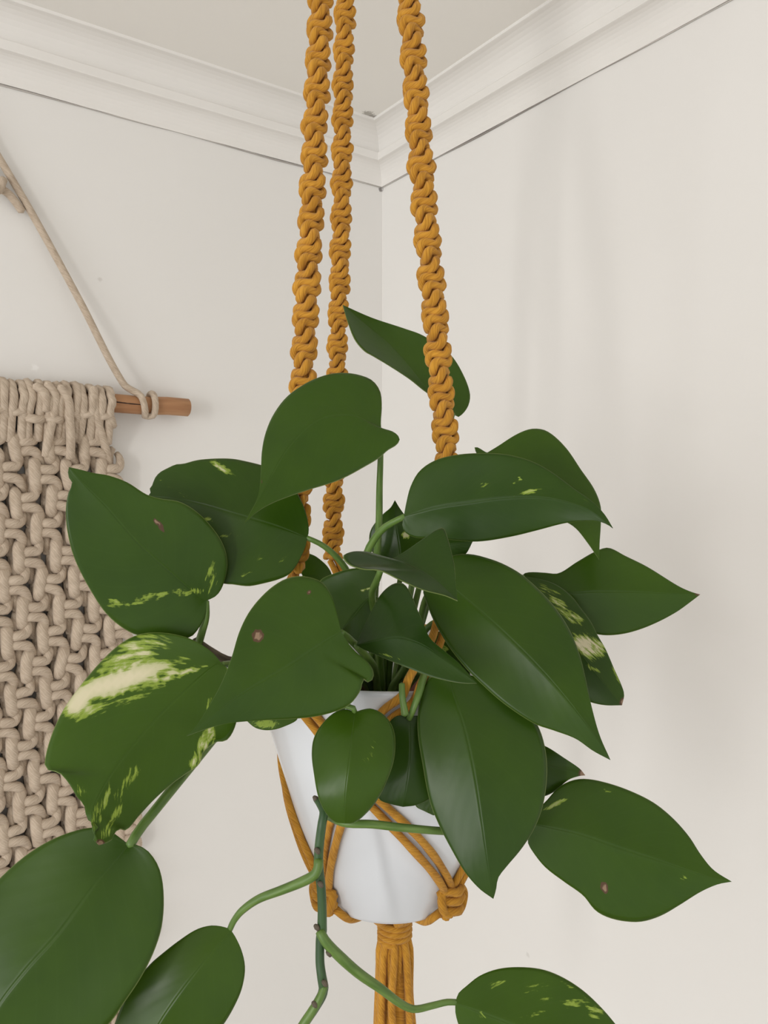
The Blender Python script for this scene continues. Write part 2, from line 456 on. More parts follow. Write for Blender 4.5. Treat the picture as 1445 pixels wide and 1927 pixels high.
# knots of the net: upper ring and lower ring
Z1 = zpx(1440, .40); Z2 = zpx(1700, .425)
K1 = {'AB': -16, 'BC': 100, 'CA': -118}
K1Z = {'AB': Z1, 'BC': Z1 + .004, 'CA': Z1 + .012}
K2 = {'L': -50, 'R': 43, 'X': 178}
def cord(pts, name='cord', r=CR, n=40):
    return MB().tube(cr(pts, n), r, 8).build(name, M_rope, hang)
def pair(pts, gap=.0024, taper=(1, 1)):
    """two cords running side by side"""
    p = cr(pts, 44); t = np.gradient(p, axis=0); t /= np.linalg.norm(t, axis=1)[:, None]
    out = p - np.array([AXX, AXY, 0]); out[:, 2] = 0; out /= np.linalg.norm(out, axis=1)[:, None]
    sd = np.cross(t, out); sd /= (np.linalg.norm(sd, axis=1)[:, None] + 1e-9)
    k = np.linspace(0, 1, len(p)); g = gap * (taper[0] * (1 - k) + taper[1] * k + 1.0 * np.sin(k * math.pi) ** 2 * .35)
    for s in (-1, 1):
        q = p + sd * (s * g)[:, None]
        MB().tube(q, CR * (1 + .05 * np.sin(k * 23 + s)), 8).build('cord', M_rope, hang)
def knot(az, z, name='knot', big=1.0):
    """square knot lying on the pot: four turns and two bights about the core cords"""
    a = math.radians(az); c = potp(az, z, CR + .0012)
    X = np.array([math.cos(a), math.sin(a), 0]); Y = np.array([0, 0, 1.0]); O = np.array([math.sin(a), -math.cos(a), 0])
    def q(l): return cr([c + X * x * big + Y * y * big + O * o * big for x, y, o in l], 26)
    m = MB()
    m.tube(q([(-.0075, .004, -.001), (-.0055, .0062, .001), (0, .0050, .0042), (.0058, .0044, .0016), (.0075, .0010, -.001)]), CR * big, 8)
    m.tube(q([(-.0075, .0022, -.001), (-.0050, .0014, .0018), (0, .0008, .0046), (.0052, .0004, .0022), (.0078, -.003, -.001)]), CR * big, 8)
    m.tube(q([(-.0066, .0056, 0), (-.0080, .0010, .0012), (-.0062, -.0038, .0018), (-.003, -.0050, .003)]), CR * big, 8)
    m.tube(q([(.0066, .0046, 0), (.0082, .0005, .0012), (.0062, -.0045, .0018), (.002, -.0060, .003)]), CR * big, 8)
    m.tube(q([(-.0060, -.0034, .001), (0, -.0042, .0046), (.0060, -.0050, .001)]), CR * big, 8)
    m.tube(q([(-.0026, .009, -.001), (-.0024, 0, .001), (-.0030, -.009, -.001)]), CR * big, 8)
    m.tube(q([(.0026, .009, -.001), (.0024, 0, .001), (.0032, -.009, -.001)]), CR * big, 8)
    m.build(name, M_rope, hang)
for k in K1: knot(K1[k], K1Z[k])
for k in K2: knot(K2[k], Z2, big=1.12)
# rope ends over the rim to the upper knots
def rimp(az, dz=0.0): return potp(az, ZT + dz, CR + .0005)
pair([eA, (eA + rimp(-38)) / 2 + np.array([0, -.004, .004]), rimp(-36), potp(-27, (ZT + K1Z['AB']) / 2), potp(K1['AB'], K1Z['AB'] + .006)])
pair([eA, (eA + rimp(-104)) / 2 + np.array([.002, 0, .002]), rimp(-108), potp(K1['CA'], K1Z['CA'] + .006)])
pair([eB, P(824, 1195, .40), P(780, 1283, .374), rimp(5, -.003), potp(-2, ZT - .012), potp(-9, (ZT + K1Z['AB']) / 2 - .004), potp(K1['AB'], K1Z['AB'] + .006)])
pair([eB, (eB + rimp(82)) / 2 + np.array([.012, 0, .004]), rimp(84), potp(K1['BC'], K1Z['BC'] + .006)])
pair([eC, P(640, 1085, .553), (eC + rimp(-140)) / 2 + np.array([0, .01, -.01]), rimp(-145), potp(K1['CA'], K1Z['CA'] + .006)])
pair([eC, P(660, 1110, .553), rimp(170), potp(130, ZT - .01), potp(K1['BC'], K1Z['BC'] + .006)])
# upper knots to lower knots
pair(arc(K1['AB'], Z1 - .006, K2['L'] + 3, Z2 + .006)); pair(arc(K1['AB'], Z1 - .006, K2['R'] - 3, Z2 + .006))
pair(arc(K1['BC'], K1Z['BC'] - .006, K2['R'] + 3, Z2 + .006)); pair(arc(K1['BC'], K1Z['BC'] - .006, K2['X'], Z2 + .006))
pair(arc(K1['CA'], K1Z['CA'] - .006, K2['L'] - 3, Z2 + .006)); pair(arc(K1['CA'], K1Z['CA'] - .006, K2['X'] - 360, Z2 + .006))
# under the pot to the gathering knot
ZG = ZB - .0235
for k, az in K2.items():
    for s in (-1, 1):
        a2 = az + s * 9; tw = (0 - az) * .06 if k != 'X' else 0
        pts = [potp(az + s * 3, Z2 - .006), potp(a2 + tw, ZB + .004, CR + .0004), potp(a2 + tw * 1.6, ZB - .0018, -.003)]
        a = math.radians(a2 + tw * 1.6)
        pts += [np.array([AXX + .022 * math.sin(a), AXY - .022 * math.cos(a), ZB - .0075]), np.array([AXX + .006 * math.sin(a), AXY - .006 * math.cos(a), ZG + .002])]
        cord(pts)
TX = P(743, 1760, .46)[0]
mb = MB(); wr = []
for i in range(4 * 18 + 1):
    a = i / 18 * 2 * math.pi
    wr.append(np.array([TX + .0088 * math.sin(a), AXY - .0080 * math.cos(a), ZG + .005 - .0034 * i / 18]))
mb.tube(wr, .0021, 8)
mb.build('gathering_knot', M_rope, hang)
tas = MB()
tassel = MB().tube([np.array([TX, AXY, ZG + .006]), np.array([TX, AXY, ZG - .05]), np.array([TX, AXY, ZG - .16])], [.006, .0085, .009], 10).build('tassel', M_rope, hang)
for ring, (cnt, r0, r1) in enumerate(((9, .0080, .0128), (6, .0048, .0080))):
    for i in range(cnt):
        a = (i + .5 * ring) / cnt * 2 * math.pi + rng.uniform(-.12, .12)
        e = np.array([math.sin(a), -math.cos(a), 0])
        p0 = np.array([TX, AXY, ZG - .004])
        L = rng.uniform(.150, .172)
        w = rng.uniform(-.0022, .0022, 6)
        pts = [p0 + e * r0 * .8, p0 + e * (r0 + .0012) + np.array([0, 0, -.010])]
        for j, k in enumerate((.25, .45, .7, 1.0)):
            pts.append(p0 + e * (r0 + (r1 - r0) * min(1, k * 1.5)) + np.array([w[j], w[(j + 2) % 6], -L * k]))
        MB().tube(cr(pts, 30), CR * rng.uniform(.98, 1.25), 8).build('strand', M_rope, tassel)

# ------------------------------------------------------------------ pothos
M_leaf = leaf_mat()
M_pet = stem_mat('petiole_green', (0.075, 0.15, 0.022), (0.13, 0.22, 0.045))
M_vine = stem_mat('vine_green', (0.022, 0.062, 0.018), (0.045, 0.105, 0.028), sc=25)
M_dry = stem_mat('dry_node', (0.06, 0.045, 0.03), (0.16, 0.13, 0.09), .8)
plant = empty('pothos_plant', (AXX, AXY, ZN - .012))
tag(plant, 'pothos with glossy heart-shaped green leaves, some splashed yellow, trailing from pot', 'houseplant')
NR, NC = 54, 14
def leaf(base, tip, mid, left, right, d, sl=-.15, sr=-.15, tone=.4, pat=(), curl=.10, label=None, wave=1.0, lag=1.25):
    """left and right: outline from the petiole to the tip; d: distance of base, middle, tip; sl, sr: how far each half leans away"""
    t = np.linspace(0, 1, NR)
    M = cr([base] + list(mid) + [tip], 200)
    tm = t ** lag
    g = np.linspace(0, 1, 200)
    M = np.stack([np.interp(tm, g, M[:, k]) for k in range(2)], 1)
    dm = np.interp(tm, [0, .5, 1], d) if False else (d[0] * (1 - tm) * (1 - 2 * tm) + d[1] * 4 * tm * (1 - tm) + d[2] * tm * (2 * tm - 1))
    sides = [(-1, cr([base] + list(left) + [tip], NR), sl), (1, cr([base] + list(right) + [tip], NR), sr)]
    verts = []; px = []; uv = []; idx = {}
    phs = rng.uniform(0, 6.28, 3)
    def add(i, j, x, y, dep, u):
        idx[(i, j)] = len(verts); verts.append(P(x, y, dep)); px.append((x, y)); uv.append((.5 + .5 * u, t[i]))
    for i in range(NR): add(i, 0, M[i, 0], M[i, 1], dm[i], 0)
    for sg, E, slope in sides:
        for i in range(NR):
            ex, ey = E[i]; dist = math.hypot(ex - M[i, 0], ey - M[i, 1]) * dm[i] / FPX
            for c in range(1, NC + 1):
                s = c / NC
                x = M[i, 0] * (1 - s) + ex * s; y = M[i, 1] * (1 - s) + ey * s
                off = slope * dist * s + curl * dist * s ** 3 + .05 * dist * math.sin(s * math.pi)
                off += wave * .0011 * s * s * math.sin(t[i] * 9 + phs[0] + sg) * math.sin(math.pi * t[i])
                add(i, sg * c, x, y, dm[i] + off, sg * s)
    faces = []
    for i in range(NR - 1):
        for c in range(-NC, NC):
            q = (idx[(i, c)], idx[(i + 1, c)], idx[(i + 1, c + 1)], idx[(i, c + 1)])
            faces.append(q)
    me = bpy.data.meshes.new('leaf'); me.from_pydata([tuple(p) for p in verts], [], faces)
    uvl = me.uv_layers.new(name='UVMap')
    uva = np.array(uv); li = np.empty(len(me.loops), int); me.loops.foreach_get('vertex_index', li)
    uvl.data.foreach_set('uv', uva[li].ravel())
    px = np.array(px); R = np.zeros(len(px)); G = np.zeros(len(px)); B = np.zeros(len(px))
    for (x, y, rx, ry, ang, st, cream) in pat:
        a = math.radians(ang); dx = px[:, 0] - x; dy = px[:, 1] - y
        e = np.sqrt(((dx * math.cos(a) + dy * math.sin(a)) / rx) ** 2 + ((-dx * math.sin(a) + dy * math.cos(a)) / ry) ** 2)
        f = np.clip(1.5 - e, 0, 1)
        if cream < 0: B = np.maximum(B, np.clip(1.25 - .5 * e, 0, 1) * (e < 2.4))
        else:
            R = np.maximum(R, f * st); G = np.maximum(G, f * cream)
    ca = me.attributes.new('pattern', 'FLOAT_COLOR', 'POINT')
    ca.data.foreach_set('color', np.stack([R, G, B, np.ones_like(R)], 1).ravel())
    ta = me.attributes.new('tone', 'FLOAT', 'POINT'); ta.data.foreach_set('value', np.full(len(px), tone))
    smooth(me); me.update()
    o = link('leaf', me, M_leaf, plant)
    so = o.modifiers.new('thickness', 'SOLIDIFY'); so.thickness = .00045; so.offset = 0
    if label: o['label'] = label
    return o
def stem(pts, r, mat=None, name='petiole', n=40):
    p3 = P3(pts)
    if 1270 <= pts[-1][1] <= 1315 and pts[-1][2] >= .43:      # rooted: run on into the soil
        e = p3[-1]; p3.append(np.array([e[0] + (AXX - e[0]) * .35, e[1] + (AXY - e[1]) * .35, ZN - .015]))
    p = cr(p3, n)
    rr = np.interp(np.linspace(0, 1, n), np.linspace(0, 1, len(r)), r) if not np.isscalar(r) else r
    return MB().tube(p, rr, 10).build(name, mat or M_pet, plant)

# -- top leaf behind the right-hand rope
leaf((853, 776), (645, 574), [(812, 742), (770, 690), (735, 650), (690, 612)],
     [(862, 785), (880, 766), (884, 740), (868, 698), (845, 665), (797, 632), (760, 618), (700, 598)],
     [(845, 790), (828, 765), (812, 746), (795, 733), (770, 713), (735, 690), (700, 669), (686, 661), (668, 640), (655, 608)],
     (.475, .47, .455), .30, -1.3, .55, curl=.0, wave=.3)
# -- big top leaf
leaf((717, 808), (460, 985), [(665, 782), (600, 790), (545, 840), (500, 915)],
     [(716, 795), (718, 765), (715, 737), (700, 716), (672, 705), (640, 702), (610, 707), (575, 722), (540, 747), (515, 780), (500, 815), (493, 850), (491, 890), (487, 928), (476, 955)],
     [(735, 811), (748, 819), (752, 828), (745, 838), (730, 847), (713, 862), (690, 876), (650, 898), (620, 910), (580, 922), (545, 934), (510, 948), (483, 964)],
     (.395, .385, .365), .55, -.35, .45, pat=[(490, 908, 2.5, 2.0, 0, 1, -1)])
# -- left leaf in shade behind, nibbled
leaf((578, 1012), (279, 934), [(520, 990), (440, 966), (370, 946), (320, 937)],
     [(581, 1000), (578, 975), (568, 945), (545, 905), (515, 882), (490, 875), (470, 870), (440, 864), (410, 863), (372, 866), (345, 873), (332, 874), (318, 880), (300, 890), (290, 903), (288, 912), (282, 918), (284, 926)],
     [(574, 1030), (560, 1060), (545, 1080), (525, 1090), (500, 1097), (470, 1103), (452, 1102), (440, 1100), (420, 1098), (380, 1080), (330, 1045), (295, 985)],
     (.415, .412, .42), .35, -.30, .35,
     pat=[(417, 880, 30, 9, 28, .75, .8), (392, 975, 22, 6, 20, .65, .3), (430, 1008, 26, 5, -6, .5, .1), (488, 1050, 12, 7, -30, .6, .2), (462, 1082, 14, 5, -20, .6, .3), (535, 1052, 16, 6, -30, .42, .2), (330, 920, 50, 8, 30, .33, .1)])
# -- left leaf
leaf((389, 1130), (130, 879), [(379, 1126), (323, 1078), (259, 1020), (200, 953), (152, 905)],
     [(385, 1160), (372, 1185), (358, 1199), (330, 1203), (300, 1202), (250, 1192), (205, 1160), (170, 1110), (140, 1050), (127, 1000), (124, 960), (128, 930), (136, 909), (128, 895)],
     [(408, 1120), (420, 1100), (428, 1062), (422, 1030), (405, 1000), (375, 967), (340, 945), (300, 938), (275, 930), (240, 908), (205, 895), (175, 890), (152, 884)],
     (.40, .385, .375), -.12, .05, .45,
     pat=[(350, 1113, 40, 9, -3, .62, .1), (270, 1128, 60, 11, -14, .62, .25), (215, 1137, 22, 12, 0, .62, .3), (398, 1085, 14, 42, 12, .45, .0), (302, 990, 3.0, 9, -42, 1, -1), (292, 980, 2, 7, -35, 1, -1)])
# -- large cream-splashed leaf
leaf((418, 1250), (186, 1590), [(404, 1252), (350, 1300), (292, 1357), (225, 1437), (181, 1507), (172, 1550)],
     [(402, 1230), (378, 1212), (350, 1199), (310, 1191), (270, 1192), (235, 1206), (200, 1235), (160, 1280), (120, 1335), (95, 1390), (84, 1440), (92, 1450), (110, 1453), (130, 1475), (145, 1500), (150, 1508), (158, 1510), (160, 1525), (168, 1545), (186, 1553), (180, 1566), (176, 1580)],
     [(432, 1262), (440, 1300), (446, 1350), (438, 1378), (425, 1394), (408, 1396), (395, 1404), (382, 1416), (375, 1438), (350, 1456), (320, 1478), (290, 1505), (262, 1535), (238, 1562), (226, 1560), (215, 1568), (213, 1578), (200, 1586)],
     (.385, .362, .328), .05, -.20, .62, wave=1.6, label='leaf half washed in cream and yellow with a torn tip',
     pat=[(215, 1285, 120, 20, -18, 1.3, 1), (150, 1318, 40, 20, -50, 1.25, 1), (330, 1270, 60, 7, -16, .95, .8), (255, 1228, 78, 28, -25, .72, .8), (300, 1250, 70, 14, -14, .5, .5), (195, 1330, 80, 16, -20, .62, .6), (280, 1300, 60, 10, -22, .5, .3),
          (390, 1390, 16, 44, 22, .72, .85), (372, 1430, 14, 24, 30, .7, .8), (395, 1330, 10, 30, 30, .5, .3), (240, 1470, 12, 65, 32, .52, .15), (190, 1520, 11, 55, 22, .6, .25), (215, 1540, 10, 40, 25, .55, .2), (150, 1490, 14, 14, 0, .5, .4), (200, 1565, 10, 20, 30, .6, .3), (430, 1270, 10, 30, 0, .5, .3), (188, 1588, 6, 5, 0, 1, -1)])
# -- centre-left large leaf
leaf((642, 1189), (352, 1385), [(612, 1206), (547, 1250), (454, 1306), (390, 1355)],
     [(634, 1155), (624, 1122), (606, 1096), (580, 1086), (555, 1085), (530, 1093), (500, 1115), (470, 1150), (450, 1190), (435, 1240), (415, 1290), (390, 1335), (367, 1370)],
     [(656, 1212), (672, 1230), (692, 1246), (703, 1265), (700, 1280), (691, 1284), (684, 1278), (678, 1300), (655, 1328), (610, 1345), (560, 1352), (500, 1355), (430, 1361), (390, 1371)],
     (.345, .335, .325), .30, -.10, .42, pat=[(485, 1197, 8, 8, 0, 1, -1), (578, 1112, 6, 2, 30, 1, -1)], label='leaf with a round brown scorch spot')
# -- small grey-green folded leaf in the centre
leaf((738, 1052), (861, 1131), [(768, 1061), (798, 1077), (826, 1097)],
     [(745, 1049), (770, 1033), (801, 1011), (822, 997), (834, 994), (841, 1008), (848, 1033), (855, 1065), (857, 1095)],
     [(715, 1048), (700, 1041), (680, 1038), (660, 1039), (645, 1047), (656, 1062), (682, 1071), (715, 1074), (751, 1091), (795, 1110), (837, 1121)],
     (.350, .338, .328), .50, -.9, .18, curl=.05, wave=.4)
# -- lower centre folded leaf
leaf((671, 1214), (897, 1286), [(707, 1206), (748, 1200), (792, 1212), (832, 1238)],
     [(680, 1190), (693, 1163), (715, 1121), (738, 1100), (758, 1098), (772, 1115), (783, 1142), (796, 1171), (808, 1200), (837, 1226), (864, 1249)],
     [(684, 1222), (700, 1229), (726, 1240), (770, 1258), (809, 1273), (851, 1283), (875, 1286)],
     (.365, .352, .335), .75, -.55, .18, curl=.05, wave=.4, pat=[(735, 1236, 26, 4, 18, .5, .3)])
# -- shaded leaf between them
leaf((700, 1118), (640, 1190), [(680, 1140), (660, 1165)],
     [(714, 1100), (707, 1074), (671, 1069), (632, 1078), (601, 1095), (606, 1130), (620, 1165)],
     [(716, 1130), (712, 1165), (695, 1195), (672, 1213), (655, 1205)],
     (.40, .40, .395), .1, .1, .35, pat=[(688, 1110, 16, 3, -20, .85, .9)], wave=.6)
# -- right-centre leaf, speckled
leaf((760, 972), (1153, 994), [(823, 955), (881, 946), (950, 937), (1030, 937), (1105, 958)],
     [(765, 945), (773, 915), (790, 886), (820, 866), (860, 856), (900, 853), (950, 855), (1000, 868), (1040, 890), (1080, 920), (1115, 945), (1137, 968)],
     [(757, 990), (765, 1004), (785, 1012), (818, 1012), (850, 1016), (900, 1019), (960, 1010), (1010, 998), (1060, 985), (1090, 981), (1120, 980), (1140, 986)],
     (.385, .372, .362), .16, .06, .22,
     pat=[(910, 913, 16, 5, -14, .55, .2), (960, 935, 14, 6, -20, .55, .25), (1000, 925, 30, 6, -8, .55, .3), (970, 908, 14, 4, -15, .48, .2), (975, 900, 4, 2.5, 0, .9, .9), (975, 972, 8, 2.5, 40, .5, .2), (1100, 940, 12, 3, 35, .55, .2)])
# -- leaf behind it, upper right
leaf((915, 853), (1127, 1053), [(990, 890), (1060, 930), (1105, 985)],
     [(935, 841), (973, 817), (1002, 807), (1030, 812), (1064, 842), (1093, 884), (1118, 921), (1130, 954), (1130, 990), (1128, 1020)],
     [(900, 843), (893, 841), (898, 856), (920, 885), (960, 935), (1020, 968), (1066, 983), (1085, 996), (1105, 1021), (1119, 1041)],
     (.43, .42, .405), .2, -.15, .55)
# -- right leaf pointing right
leaf((1008, 1098), (1317, 1119), [(1064, 1114), (1130, 1113), (1197, 1114), (1270, 1117)],
     [(985, 1088), (983, 1081), (997, 1077), (1025, 1078), (1051, 1079), (1085, 1058), (1122, 1037), (1145, 1031), (1176, 1046), (1218, 1067), (1276, 1103), (1300, 1114)],
     [(1020, 1125), (1050, 1155), (1085, 1182), (1126, 1194), (1155, 1195), (1189, 1189), (1230, 1174), (1272, 1152), (1300, 1132)],
     (.435, .425, .42), .35, -.15, .55, pat=[(1314, 1117, 4, 3, 0, 1, -1)])
# -- variegated leaf behind the largest leaf
leaf((985, 1085), (1170, 1327), [(1040, 1150), (1095, 1230), (1140, 1290)],
     [(1015, 1090), (1047, 1101), (1075, 1122), (1093, 1145), (1112, 1171), (1124, 1195), (1139, 1221), (1155, 1258), (1168, 1287), (1174, 1307)],
     [(985, 1120), (1005, 1190), (1040, 1260), (1080, 1308), (1114, 1322), (1140, 1327)],
     (.425, .408, .40), .1, .1, .35, label='leaf with cream and yellow flecks',
     pat=[(1105, 1215, 38, 24, 15, .85, 1), (1050, 1135, 30, 12, 35, .62, .9), (1075, 1160, 34, 12, 30, .6, .9), (1115, 1258, 20, 6, 25, .55, .4), (1030, 1110, 30, 8, 25, .5, .6), (1160, 1270, 5, 30, -25, .5, .2), (1173, 1322, 5, 6, 0, 1, -1)])
# -- largest leaf, pointing down right
leaf((828, 1084), (1148, 1430), [(860, 1112), (914, 1158), (989, 1229), (1050, 1295), (1110, 1372)],
     [(836, 1058), (854, 1045), (885, 1043), (919, 1051), (948, 1062), (981, 1081), (1010, 1106), (1039, 1137), (1068, 1179), (1089, 1228), (1101, 1274), (1112, 1326), (1128, 1384)],
     [(806, 1090), (796, 1110), (802, 1133), (815, 1166), (844, 1216), (877, 1258), (906, 1287), (948, 1324), (1006, 1362), (1043, 1375), (1083, 1390), (1116, 1413)],
     (.392, .365, .352), .28, -.12, .42)
# -- leaf hanging at the front centre
leaf((846, 1278), (928, 1691), [(852, 1300), (875, 1375), (893, 1459), (906, 1543), (917, 1620)],
     [(822, 1270), (804, 1282), (790, 1312), (786, 1375), (795, 1437), (809, 1508), (826, 1552), (849, 1597), (875, 1641), (902, 1672)],
     [(880, 1270), (930, 1290), (985, 1330), (1012, 1366), (1026, 1411), (1029, 1459), (1021, 1517), (1004, 1561), (981, 1597), (950, 1634), (937, 1652), (933, 1674)],
     (.375, .352, .345), .10, .12, .38)
# -- small rounded leaf in front of the pot
leaf((668, 1341), (648, 1549), [(661, 1399), (656, 1439), (650, 1489)],
     [(650, 1335), (628, 1342), (606, 1363), (591, 1389), (587, 1419), (591, 1456), (599, 1499), (613, 1529), (630, 1546)],
     [(682, 1336), (699, 1334), (719, 1343), (736, 1363), (743, 1389), (741, 1429), (729, 1466), (709, 1506), (684, 1535), (665, 1548)],
     (.352, .336, .336), .15, .12, .55, wave=2.0, curl=.2, pat=[(690, 1430, 10, 60, 25, .30, .0)], label='small rounded young leaf')
# -- darker leaf just behind it
leaf((770, 1347), (758, 1518), [(772, 1400), (768, 1460)],
     [(745, 1348), (728, 1368), (720, 1430), (708, 1480), (714, 1504), (736, 1513)],
     [(800, 1350), (828, 1390), (834, 1450), (818, 1495), (785, 1514)],
     (.372, .366, .366), .1, .1, .22, wave=.5)
leaf((840, 1440), (815, 1534), [(835, 1475), (826, 1510)], [(800, 1450), (785, 1490), (782, 1516), (800, 1527)], [(875, 1450), (880, 1490), (850, 1525)],
     (.378, .376, .376), .1, .1, .6, wave=.5)
# -- right lower leaf
leaf((1000, 1550), (1376, 1659), [(1040, 1558), (1092, 1570), (1172, 1597), (1247, 1621), (1325, 1647)],
     [(1006, 1530), (1028, 1507), (1052, 1481), (1079, 1468), (1105, 1466), (1141, 1473), (1185, 1488), (1229, 1510), (1265, 1539), (1296, 1574), (1318, 1608), (1342, 1637)],
     [(995, 1568), (993, 1585), (1004, 1605), (1026, 1632), (1061, 1659), (1097, 1685), (1119, 1712), (1141, 1725), (1172, 1733), (1207, 1734), (1243, 1723), (1278, 1703), (1318, 1678), (1350, 1664)],
     (.385, .375, .37), .30, -.12, .52, label='leaf with a small pink-brown spot',
     pat=[(1046, 1513, 24, 4, -28, .95, .3), (1150, 1489, 16, 4, 5, .55, .2), (1155, 1617, 8, 2.5, 55, .8, .5), (1286, 1652, 9, 5, 0, .55, .3), (1137, 1670, 5, 7.5, -15, 1, -1)])
# -- scorched tip between
leaf((945, 1420), (1101, 1459), [(1000, 1432), (1060, 1447)], [(975, 1385), (1026, 1404), (1061, 1426), (1090, 1446)], [(960, 1470), (1000, 1500), (1035, 1494), (1070, 1467), (1090, 1460)],
     (.40, .395, .39), .1, .0, .45, pat=[(1098, 1456, 6, 7, 0, 1, -1)])
# -- large leaf bottom left
leaf((243, 1590), (-70, 2060), [(200, 1640), (177, 1666), (111, 1755), (44, 1830), (-10, 1905)],
     [(225, 1576), (205, 1562), (185, 1557), (150, 1561), (100, 1579), (50, 1609), (0, 1653), (-55, 1715), (-90, 1800), (-105, 1900), (-100, 1990)],
     [(258, 1590), (280, 1603), (300, 1635), (308, 1682), (305, 1740), (290, 1790), (265, 1840), (235, 1885), (205, 1927), (130, 1995), (20, 2050)],
     (.352, .328, .318), .12, -.10, .48)
# -- second leaf bottom left
leaf((432, 1748), (215, 2075), [(425, 1762), (399, 1792), (345, 1860), (300, 1925)],
     [(415, 1743), (394, 1742), (368, 1750), (337, 1770), (306, 1794), (283, 1814), (245, 1860), (215, 1930), (200, 2000)],
     [(441, 1760), (455, 1790), (461, 1822), (455, 1860), (440, 1895), (420, 1928), (370, 1990), (290, 2045)],
     (.36, .345, .345), .12, .05, .66)
# -- speckled leaf bottom right
leaf((857, 1887), (1235, 2060), [(908, 1906), (952, 1923), (1060, 1967), (1150, 2010)],
     [(862, 1870), (877, 1856), (903, 1836), (939, 1823), (983, 1820), (1027, 1826), (1071, 1846), (1111, 1876), (1156, 1925), (1200, 1990)],
     [(857, 1905), (863, 1928), (885, 1975), (950, 2030), (1060, 2065), (1160, 2070)],
     (.365, .355, .35), .35, -.10, .6, label='leaf speckled yellow at the end of a long petiole',
     pat=[(935, 1852, 22, 8, -28, .66, .5), (928, 1835, 10, 4, 0, .5, .9), (1010, 1858, 40, 12, -8, .45, .1), (1080, 1885, 34, 12, -8, .62, .4), (1120, 1900, 22, 18, 40, .6, .4), (1000, 1912, 34, 10, -18, .52, .2), (905, 1910, 12, 8, 30, .5, .2), (1060, 1850, 30, 6, 25, .45, .2), (1030, 1880, 30, 10, 0, .42, .1)])
# -- leaves mostly hidden deeper in the plant
leaf((755, 1070), (743, 941), [(752, 1030), (745, 985)], [(715, 1060), (697, 1030), (695, 1008), (701, 991), (720, 968), (735, 955)], [(800, 1062), (812, 1030), (790, 1000), (760, 967), (750, 953)],
     (.425, .43, .425), .1, .1, .3, pat=[(763, 1007, 8, 8, 0, 1, .7)], wave=.6)
leaf((815, 1025), (890, 1018), [(850, 1024)], [(815, 1000), (850, 995), (880, 1010)], [(820, 1050), (850, 1058), (875, 1044)], (.402, .400, .398), .1, .1, .3, wave=.3)
leaf((570, 1085), (622, 1100), [(595, 1085)], [(560, 1060), (566, 1041), (588, 1044), (606, 1056), (619, 1070), (625, 1085)], [(575, 1110), (600, 1120)], (.50, .50, .50), .1, .1, .45, wave=.4)
leaf((535, 1335), (462, 1354), [(500, 1345)], [(530, 1310), (490, 1310), (465, 1335)], [(560, 1352), (530, 1369), (503, 1374), (480, 1369)], (.372, .37, .37), .1, -.1, .6, wave=.3, pat=[(500, 1362, 26, 9, 0, .8, .0)])
leaf((812, 1195), (885, 1275), [(845, 1230)], [(825, 1188), (852, 1210), (880, 1245)], [(808, 1215), (820, 1245), (855, 1275)], (.42, .42, .42), .1, .1, .35, wave=.3, pat=[(836, 1222, 10, 8, 0, .7, .1)])

# -- petioles and stems
PR = .0021
stem([(717, 812, .397), (716, 862, .401), (714, 920, .408), (713, 985, .415), (706, 1100, .43), (700, 1260, .45), (699, 1310, .455)], [.0014, .0019, .0021, .0022, .0025, .0026])
stem([(762, 972, .386), (745, 980, .388), (722, 994, .392), (702, 1018, .398), (690, 1045, .403), (690, 1130, .425), (720, 1236, .45), (718, 1305, .455)], [.0016, .0021, .0022, .0022, .0024, .0027])
stem([(577, 1012, .416), (600, 1022, .417), (625, 1040, .42), (650, 1070, .425), (680, 1140, .44), (704, 1251, .455), (701, 1310, .46)], [.0014, .0020, .0022, .0022, .0025])
stem([(716, 1073, .352), (712, 1085, .36), (700, 1120, .385), (712, 1200, .43), (719, 1305, .45)], [.0015, .0019, .002, .0024])
stem([(828, 1086, .394), (800, 1130, .41), (785, 1200, .425), (762, 1257, .435), (737, 1300, .44)], [.0015, .002, .0023, .0027])
stem([(915, 853, .432), (880, 900, .437), (840, 1000, .44), (800, 1150, .445), (765, 1257, .45), (742, 1305, .455)], [.0013, .0019, .002, .0025])
stem([(853, 778, .476), (838, 830, .477), (800, 960, .475), (770, 1130, .468), (740, 1300, .465)], [.0013, .0019, .002, .0025])
stem([(1008, 1098, .437), (940, 1130, .44), (860, 1160, .44), (808, 1178, .442), (770, 1240, .45), (745, 1305, .455)], [.0013, .0019, .002, .0025])
stem([(985, 1085, .427), (920, 1120, .43), (850, 1180, .434), (790, 1250, .44), (750, 1305, .45)], [.0013, .0019, .002, .0025])
stem([(642, 1190, .348), (655, 1200, .365), (690, 1240, .41), (712, 1305, .445)], [.0015, .002, .0022, .0025])
stem([(671, 1214, .367), (690, 1235, .385), (705, 1260, .41), (710, 1305, .44)], [.0015, .002, .0022, .0025])
stem([(756, 1287, .368), (757, 1310, .366), (762, 1345, .364)], [.0015, .0016, .0019])
stem([(808, 1258, .395), (798, 1270, .378), (788, 1305, .368), (776, 1338, .366), (770, 1352, .370)], [.0020, .0020, .0018, .0014])
stem([(846, 1279, .377), (830, 1264, .385), (800, 1262, .41), (760, 1305, .445)], [.0015, .002, .0022, .0025])
stem([(668, 1342, .353), (664, 1332, .351), (650, 1328, .352), (632, 1326, .360), (630, 1300, .366), (648, 1276, .376), (668, 1266, .40), (695, 1300, .44)], [.0013, .0016, .0017, .0018, .0022])
stem([(389, 1131, .401), (388, 1160, .401), (380, 1190, .402), (374, 1210, .403)], [.0013, .0019, .0021])
stem([(366, 1205, .405), (395, 1225, .404), (430, 1243, .403), (520, 1252, .395), (620, 1262, .40), (690, 1300, .44)], [.0022, .0023, .0026, .003], M_dry, 'vine_stem')
